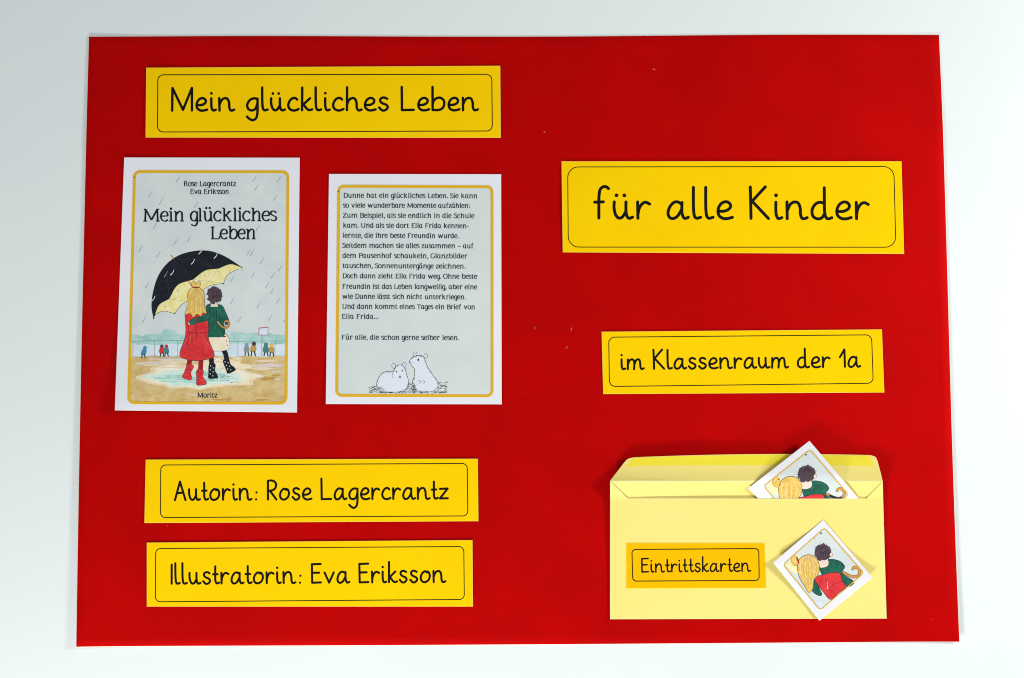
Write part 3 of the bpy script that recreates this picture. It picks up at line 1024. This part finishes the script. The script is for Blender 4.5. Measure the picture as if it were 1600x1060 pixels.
A = lambda x, y: (500 + x / 5.333, 265 + y / 5.333)
B = lambda x, y: (500 + x / 5.3, 440 + y / 5.3)
LINES = [
    ("Dunne hat ein glückliches Leben. Sie kann", A(198, 236), A(1310, 240)),
    ("so viele wunderbare Momente aufzählen:", A(195, 318), A(1248, 321)),
    ("Zum Beispiel, als sie endlich in die Schule", A(193, 402), A(1285, 406)),
    ("kam. Und als sie dort Ella Frida kennen-", A(193, 485), A(1238, 490)),
    ("lernte, die ihre beste Freundin wurde.", A(192, 569), A(1155, 573)),
    ("Seitdem machen sie alles zusammen – auf", A(190, 653), A(1278, 657)),
    ("dem Pausenhof schaukeln, Glanzbilder", A(190, 737), A(1226, 741)),
    ("tauschen, Sonnenuntergänge zeichnen.", A(190, 821), A(1210, 826)),
    ("Doch dann zieht Ella Frida weg. Ohne beste", A(190, 906), A(1308, 911)),
    ("Freundin ist das Leben langweilig, aber eine", B(187, 60), B(1300, 65)),
    ("wie Dunne lässt sich nicht unterkriegen.", B(185, 143), B(1206, 148)),
    ("Und dann kommt eines Tages ein Brief von", B(185, 226), B(1283, 231)),
    ("Ella Frida...", B(183, 309), B(480, 311)),
    ("Für alle, die schon gerne selber lesen.", B(180, 481), B(1151, 486)),
]
pr = Print(text_z)
for s_, a, b in LINES:
    slab(pr, s_, a, b, 5.5, 1.2, M_SLATE, 0.68, res=3)
pr.build("printed_text", t)
# two plain little rodents in straw
pr = Print(text_z)
W_FUR = ink("pale_fur_wash", "DCE4EE", k=0.985)
Q = lambda p: (550 + p[0] / 9.41, 540 + p[1] / 9.41)
one = spline([Q(p) for p in [(365, 600), (380, 500), (440, 410), (530, 380), (610, 380), (650, 310), (720, 285), (780, 330), (800, 420), (830, 520), (820, 610), (760, 670), (600, 690), (430, 680)]], 5, True)
pr.fill(one, W_FUR, 3)
pr.outline(one, 0.65, W_OUTLINE, 4)
two = spline([Q(p) for p in [(920, 640), (890, 540), (920, 430), (910, 330), (860, 280), (850, 220), (900, 170), (980, 145), (1050, 170), (1110, 310), (1190, 440), (1260, 540), (1255, 630), (1160, 680), (1020, 680)]], 5, True)
pr.fill(two, W_FUR, 3)
pr.outline(two, 0.65, W_OUTLINE, 4)
for x, y in ((612, 300), (768, 282), (928, 132), (1085, 158)):
    ear = [(Q((x, y))[0] + 3.0 * math.cos(a * math.pi / 5), Q((x, y))[1] + 3.8 * math.sin(a * math.pi / 5)) for a in range(10)]
    pr.fill(ear, W_FUR, 5)
    pr.outline(ear, 0.55, W_OUTLINE, 6)
    pr.ribbon([Q((x - 8, y + 12)), Q((x + 8, y - 14))], 0.8, W_GREY, 6, 2)
for x, y, r in ((655, 385, .9), (740, 372, .9), (975, 212, 1.4)):
    pr.disc(Q((x, y)), r, W_OUTLINE, 6, 10, r * 1.4)
pr.disc(Q((705, 460)), 1.8, W_GREY, 6, 10)
pr.ribbon([Q((690, 475)), Q((705, 465)), Q((722, 476))], 0.7, W_OUTLINE, 7, 2)
pr.ribbon([Q((855, 250)), Q((875, 262)), Q((895, 258))], 0.6, W_OUTLINE, 7, 2)
for cx in (990, 1050):
    pr.ribbon(spline([Q((cx - 25, 535)), Q((cx, 515)), Q((cx + 22, 540)), Q((cx, 560))], 3), 0.5, W_OUTLINE, 7, 2)
pr.ribbon(spline([Q((600, 400)), Q((590, 450)), Q((600, 480))], 3), 0.5, W_OUTLINE, 7, 2)
def fur(path, n, inward, seed):
    r_ = random.Random(seed)
    cx = sum(p[0] for p in path) / len(path); cy = sum(p[1] for p in path) / len(path)
    for k in range(n):
        p = path[int(r_.random() * len(path)) % len(path)]
        dx, dy = cx - p[0], cy - p[1]
        d_ = math.hypot(dx, dy) or 1
        o_ = r_.uniform(-0.6, inward)
        x, y = p[0] + dx / d_ * o_, p[1] + dy / d_ * o_
        tx, ty = -dy / d_, dx / d_
        l_ = r_.uniform(1.0, 3.0)
        pr.ribbon([(x, y), (x + tx * l_ + dx / d_ * .4, y + ty * l_ + dy / d_ * .4)], r_.uniform(0.25, 0.5), W_OUTLINE, 6, 2, 0.15)


fur(one, 90, 1.8, 1)
fur(two, 110, 1.8, 2)
for k in range(260):
    side = k % 4
    if side == 0: x, y = rnd.uniform(240, 460), rnd.uniform(600, 705)
    elif side == 1: x, y = rnd.uniform(800, 930), rnd.uniform(560, 705)
    elif side == 2: x, y = rnd.uniform(1180, 1390), rnd.uniform(540, 705)
    else: x, y = rnd.uniform(450, 1330), rnd.uniform(680, 708)
    if side == 2 and x < 1255 and y < 670: continue
    l_ = rnd.uniform(15, 55); a = rnd.uniform(-0.5, 0.7)
    if y > 670: a *= 0.3
    pr.ribbon([Q((x, y)), Q((x + l_ * .5, y - l_ * .5 * math.sin(a) - 4)), Q((min(1420, x + l_), y - l_ * math.sin(a)))], rnd.uniform(0.3, 0.7), W_OUTLINE, 5, 2, 0.2)
pr.build("printed_drawing", t)

# ------------------------------------------------------------------ the envelope
# bottom glued down, mouth end standing up towards the flap crease
Y_BOT, Y_MOUTH, Y_HINGE = P(1170, 967.5).y, P(1170, 779).y, P(1170, 752).y


def hump(y):
    if y <= Y_BOT: return 0.0
    if y < Y_MOUTH:
        k = (y - Y_BOT) / (Y_MOUTH - Y_BOT)
        return 0.0018 * k * k
    k = (y - Y_MOUTH) / (Y_HINGE - Y_MOUTH)
    return 0.0018 + 0.0068 * clamp(k, 0, 1.4) ** 1.25


def back_z(x, y):
    return poster_z(x, y) + 0.0010 + hump(y)


def pocket_gap(x, y):
    k = clamp((y - Y_BOT) / (Y_MOUTH - Y_BOT))
    cx = P(1170, 860).x
    s = clamp(1 - ((x - cx) / 0.112) ** 2)
    return 0.0004 + 0.0016 * math.sin(math.pi * clamp(k, 0, 1) * 0.62) * s


def front_z(x, y):
    return back_z(x, y) + 0.0003 + pocket_gap(x, y)


e = thing("envelope", centre([(953, 751), (1379, 753), (1385, 967), (953, 968)], Z_POSTER), "open pale yellow paper envelope with its flap up, lower right of the poster", "envelope")
EM = [M_ENV, M_ENVEDGE]
EB = [(953.6, 751.6), (1379.0, 752.6), (1385.0, 966.6), (953.8, 967.4)]


bpos = at_height(back_z)
us, vv = rims(EB, 6.0, 0.6)


def back_pos(u, v):
    return bpos(lerp(lerp(EB[0][0], EB[1][0], u), lerp(EB[3][0], EB[2][0], u), v), lerp(lerp(EB[0][1], EB[1][1], u), lerp(EB[3][1], EB[2][1], u), v))


_sheet("back_panel", back_pos, us, vv, 0.00018, EM, e)

fpos = at_height(front_z)


def front_edge(u):
    """outline of the pocket front: corner wings run from the creases down to the mouth"""
    x = lerp(953.4, 1379.2, u)
    if x < 981.0:
        return x, lerp(752.4, 779.2, (x - 953.4) / 27.6)
    if x > 1353.5:
        return x, lerp(779.4, 753.4, (x - 1353.5) / 25.7)
    return x, lerp(779.2, 779.4, (x - 981) / 372.5)


def front_pos(u, v):
    x, y = front_edge(u)
    xb, yb_ = lerp(953.2, 1385.4, u), lerp(967.9, 966.8, u)
    return fpos(lerp(x, xb, v), lerp(y, yb_, v))


xs = sorted(set([0, 0.0014] + [0.0014 + 0.9972 * i / 72 for i in range(1, 72)] + [0.9986, 1, 27.6 / 425.8, 400.1 / 425.8]))
vv2 = [0, 0.004] + [0.004 + 0.993 * i / 34 for i in range(1, 34)] + [0.997, 1]
_sheet("front_panel", front_pos, xs, vv2, 0.00018, EM, e)

LB = [(0, 953.2, 751.6), (.25, 961, 741.5), (.5, 969, 731), (.75, 976.5, 721.4), (.86, 980, 718), (.94, 984.5, 715.9), (1, 991, 714.8)]
RB = [(0, 1379.2, 752.6), (.25, 1376.8, 742), (.5, 1374, 731), (.75, 1371, 720), (.86, 1369, 715.6), (.94, 1366.2, 712.8), (1, 1360, 711.4)]


def along(tab, v):
    for a, b in zip(tab, tab[1:]):
        if v <= b[0]:
            k = (v - a[0]) / (b[0] - a[0])
            return lerp(a[1], b[1], k), lerp(a[2], b[2], k)
    return tab[-1][1:]


def flap_pos(u, v, dz=0.0):
    l, r = along(LB, v), along(RB, v)
    x = lerp(l[0], r[0], u)
    y = lerp(l[1], r[1], u) - 3.2 * v * 4 * u * (1 - u)
    z = 0.006
    h0 = 0.0086 + 0.0010
    for _ in range(3):
        p = P(x, y, z)
        z = poster_z(p.x, p.y) + h0 + 0.0002 - 0.0056 * v - 0.0006 * math.sin(math.pi * v) + 0.0012 * v * v * math.sin(3 * u + 1)
    return (p.x, p.y, z + dz)


uu = [0, 0.0015] + [0.0015 + 0.997 * i / 60 for i in range(1, 60)] + [0.9985, 1]
fv = [0, 0.02] + [0.02 + 0.96 * i / 16 for i in range(1, 16)] + [0.985, 1]
flap = _sheet("flap", flap_pos, uu, fv, 0.00018, EM, e)


# dried gum along the upper half of the flap
def gum_pos(u, v):
    return flap_pos(lerp(0.022, 0.978, u), lerp(0.56, 0.955, v), 0.00006)


_sheet("gum_strip", gum_pos, [i / 50 for i in range(51)], [i / 10 for i in range(11)], 0.00004, [M_GUM, M_GUM], flap)

# ------------------------------------------------------------------ small label on the envelope
text_card("small deep yellow label lettered Eintrittskarten, glued on the front of the envelope",
          [(978.1, 848.4), (1195, 848.6), (1197.7, 919.4), (978.1, 920.2)],
          [(987.4, 858.9), (1185.5, 857.4), (1186.3, 907.3), (988.6, 908.3)], 6,
          "Eintrittskarten", (1003, 894), (1172.7, 892.5), 11.8, 2.35, 1.3,
          lambda x, y: front_z(x, y) + 0.00022, [M_ORYEL, M_YEDGE])

# ------------------------------------------------------------------ the two tickets
LT = [(1286.5, 812.7), (1363.3, 902.8), (1280.6, 970.2), (1208.1, 879.3)]       # top, right, bottom, left
LF = [(1288.2, 825.1), (1349.7, 896), (1281.4, 953.7), (1223.7, 882.4)]
UT = [(1264.8, 689), (1332.4 + 9, 764.5 + 10), (1257, 854), (1169.3, 763.2)]
UT[1] = (1340.5, 778.0)
UF = [(1265.6, 702.6), (1326.0, 773.5), (1254, 832), (1193.1, 759.8)]


def affine(src, dst):
    """map three points to three points"""
    (x0, y0), (x1, y1), (x2, y2) = src
    a, b, c, d = x1 - x0, x2 - x0, y1 - y0, y2 - y0
    det = a * d - b * c
    (X0, Y0), (X1, Y1), (X2, Y2) = dst

    def f(p):
        s = (d * (p[0] - x0) - b * (p[1] - y0)) / det
        t_ = (-c * (p[0] - x0) + a * (p[1] - y0)) / det
        return (X0 + s * (X1 - X0) + t_ * (X2 - X0), Y0 + s * (Y1 - Y0) + t_ * (Y2 - Y0))
    return f


def ticket(label, c, fr, zf, amap, base):
    t = thing("ticket", base, label, "ticket", "picture tickets of the envelope")
    pos = at_height(zf)
    us, vv = rims(c, 1.3, 0.5)

    def tp(u, v):
        x = lerp(lerp(c[0][0], c[1][0], u), lerp(c[3][0], c[2][0], u), v)
        y = lerp(lerp(c[0][1], c[1][1], u), lerp(c[3][1], c[2][1], u), v)
        return pos(x, y)
    _sheet("paper", tp, us, vv, 0.0002, [M_WHITE, M_WEDGE], t)
    pr = Print(zf)
    pr.fill(dense(rounded(fr, 5), 1.5), W_SKY, 0, cell=1.5)
    m = lambda pts: [amap(p) for p in pts]

    def shape(pts, mat, layer, w=0.7, line=True):
        q = spline(m(pts), 4, True)
        pr.fill(q, mat, layer, cell=1.5)
        if line:
            pr.outline(dense(q, 1.2), w, W_OUTLINE, layer + 1)
    # warm wash at the left corner and a wisp of sky
    shape([(1230, 884), (1246, 868), (1250, 880), (1246, 897)], W_LINING, 1, line=False)
    shape([(1272, 944), (1281, 938), (1286, 947), (1281, 952)], W_SKYLOW, 1, line=False)
    # two children from behind: green coat, red coat, their hair, the cane of an umbrella
    shape([(1282, 880), (1296, 874), (1312, 877), (1320, 886), (1316, 896), (1334, 909), (1324, 917), (1300, 906), (1284, 898)], W_GREEN, 2)
    shape([(1270, 906), (1276, 912), (1284, 928), (1280, 931), (1271, 926), (1268, 918)], W_GREEN, 2)
    shape([(1279, 874), (1292, 872), (1294, 884), (1281, 887)], W_SKIN, 4, 0.5)
    hair = tousle(amap, 1285.5, 863, 13.2, 13.6, 30, 9, 0.12)
    pr.fill(hair, W_BROWN, 5, cell=1.5)
    for k in range(26):
        a = 2 * math.pi * k / 26
        c0, c1 = math.cos(a), math.sin(a)
        pr.ribbon(m([(1286 + 3 * c0, 860 + 3 * c1), (1286 + 9 * math.cos(a + .25), 862.5 + 9 * math.sin(a + .25)), (1285.5 + (13.5 + k % 3 * 1.3) * math.cos(a + .4), 863 + (13.8 + k % 3) * math.sin(a + .4))]), 0.55, W_NIGHT if k % 2 else W_BROWN, 6, 2, 0.3)
    ear = [amap((1298.5 + 2.4 * math.cos(q * .6283), 867 + 3.2 * math.sin(q * .6283))) for q in range(10)]
    pr.fill(ear, W_SKIN, 7)
    pr.outline(ear, 0.4, W_OUTLINE, 8)
    shape([(1272, 904), (1284, 899), (1300, 895), (1312, 896), (1316, 908), (1322, 917), (1310, 927), (1298, 937), (1287, 926)], W_RED, 7, 0.8)
    pr.ribbon(m([(1296, 918), (1308, 911), (1315, 909)]), 0.9, W_DKRED, 9, 2)
    pr.ribbon(m([(1293, 910), (1293.5, 921)]), 0.8, W_WHITE, 9, 2)
    pr.ribbon(m([(1289, 903), (1296, 920), (1306, 929)]), 0.6, W_DKRED, 9, 2)
    shape([(1246, 886), (1250, 873), (1262, 867), (1274, 871), (1280, 883), (1279, 897), (1272, 906), (1270, 920), (1264, 926), (1257, 916), (1249, 902)], W_BLOND, 10)
    for k in range(11):
        f = k / 10
        pr.ribbon(spline(m([(1258 + f * 8, 870), (1250 + f * 26, 886), (1254 + f * 18, 904), (1260 + f * 8, 922 - 3 * f)]), 3), 0.5, W_OCHRE if k % 3 else W_CREAM, 12, 2, 0.3)
    shape([(1247, 873), (1241, 868), (1236, 876), (1241, 884), (1247, 882)], W_BLOND, 8, 0.4)
    pr.ribbon(m([(1245, 872), (1248, 880)]), 2.2, W_DKRED, 12, 3)
    cane = spline(m([(1318, 895), (1328, 900), (1337, 901.5), (1343, 896), (1341, 888.5), (1335, 886.5), (1332.5, 889.5)]), 4)
    pr.ribbon(cane, 4.4, W_OUTLINE, 10, 5)
    pr.ribbon(cane, 3.4, W_CANE, 11, 5)
    pr.disc(amap((1282.8, 833.4)), 1.3, W_NIGHT, 12, 8)
    pr.ribbon(m([(1272, 842), (1274, 838)]), 0.5, W_GREY, 12, 2)
    pr.build("printed_picture", t)
    pr = Print(zf)
    pr.outline(dense(rounded(fr, 5), 1.2), 1.5, M_FRAME, 14)
    pr.build("printed_frame", t)
    return t


lc, rc = P(1208, 879, 0.004), P(1363, 903, 0.004)
low_lift = both(corner_lift(1205, 879, 0.0048, 0.062), corner_lift(1366, 904, 0.0042, 0.040), corner_lift(1281, 972, 0.0022, 0.045))
ticket("whole square white picture ticket glued cornerwise on the front of the envelope", LT, LF,
       lambda x, y: front_z(x, y) + 0.0005 + low_lift(x, y), lambda p: p, centre(LT, 0.003))


Y_LOW = Y_MOUTH - 0.0035


def up_z(x, y):
    a = back_z(x, min(y, Y_LOW)) + 0.0004 + 0.45 * pocket_gap(x, min(y, Y_MOUTH))
    d = max(0.0, y - Y_LOW)
    k, L, D = 0.56, 0.006, 0.0150
    if d < L:
        return a + k * d * d / L / 2
    if d < D:
        return a + k * (d - L / 2)
    e_ = min(d - D, 0.009)
    return a + k * (D - L / 2) + k * e_ - 0.5 * (k + 0.18) / 0.009 * e_ * e_ - 0.18 * max(0, d - D - 0.009)


ticket("white picture ticket sticking half out of the open envelope", UT, UF, up_z,
       affine(LF[:2] + [LF[3]], UF[:2] + [UF[3]]), centre(UT, 0.004))

# ------------------------------------------------------------------ specks of dust and fluff
M_FLUFF = paper("pale_fluff", hexc("E6B8B0"), rough=0.9, spec=0.1)
verts, faces = [], []
rd = random.Random(11)
spots = [(893, 515, 5, 70), (836, 513, 3.5, 100), (851, 207, 3, 20), (923, 398, 3, 170), (886, 544, 4, 80), (1022, 108, 4, 160)]
for k in range(5):
    spots.append((rd.uniform(140, 1480), rd.uniform(65, 1000), rd.uniform(0.4, 0.9), rd.uniform(0, 180)))


def covered(x, y):
    for a, b, c, d in ((178, 240, 472, 650), (505, 268, 790, 636), (222, 100, 788, 220), (220, 712, 752, 822), (222, 840, 745, 954), (870, 246, 1420, 402), (934, 508, 1390, 620), (930, 680, 1400, 985)):
        if a < x < c and b < y < d: return True
    return False


for x, y, l_, a in spots:
    if covered(x, y): continue
    a = math.radians(a)
    n0 = len(verts)
    bend = rd.uniform(-.25, .25) * l_
    pts = [(x - math.cos(a) * l_ / 2, y + math.sin(a) * l_ / 2), (x + math.sin(a) * bend, y + math.cos(a) * bend), (x + math.cos(a) * l_ / 2, y - math.sin(a) * l_ / 2)]
    for q in pts:
        p = P(*q)
        z = poster_z(p.x, p.y)
        for dx, dy, dz in ((0.00012, 0, 0.0001), (-0.00006, 0.0001, 0.00025), (-0.00006, -0.0001, 0.0001)):
            verts.append((p.x + dx, p.y + dy, z + dz))
    for s in (0, 3):
        for q in range(3):
            faces.append((n0 + s + q, n0 + s + (q + 1) % 3, n0 + s + 3 + (q + 1) % 3, n0 + s + 3 + q))
    faces.append((n0, n0 + 1, n0 + 2))
    faces.append((n0 + 8, n0 + 7, n0 + 6))
d = link_mesh("dust", verts, faces, [M_FLUFF])
tag(d, "tiny pale specks and fibres of fluff scattered on the red poster", "dust", None, "stuff")
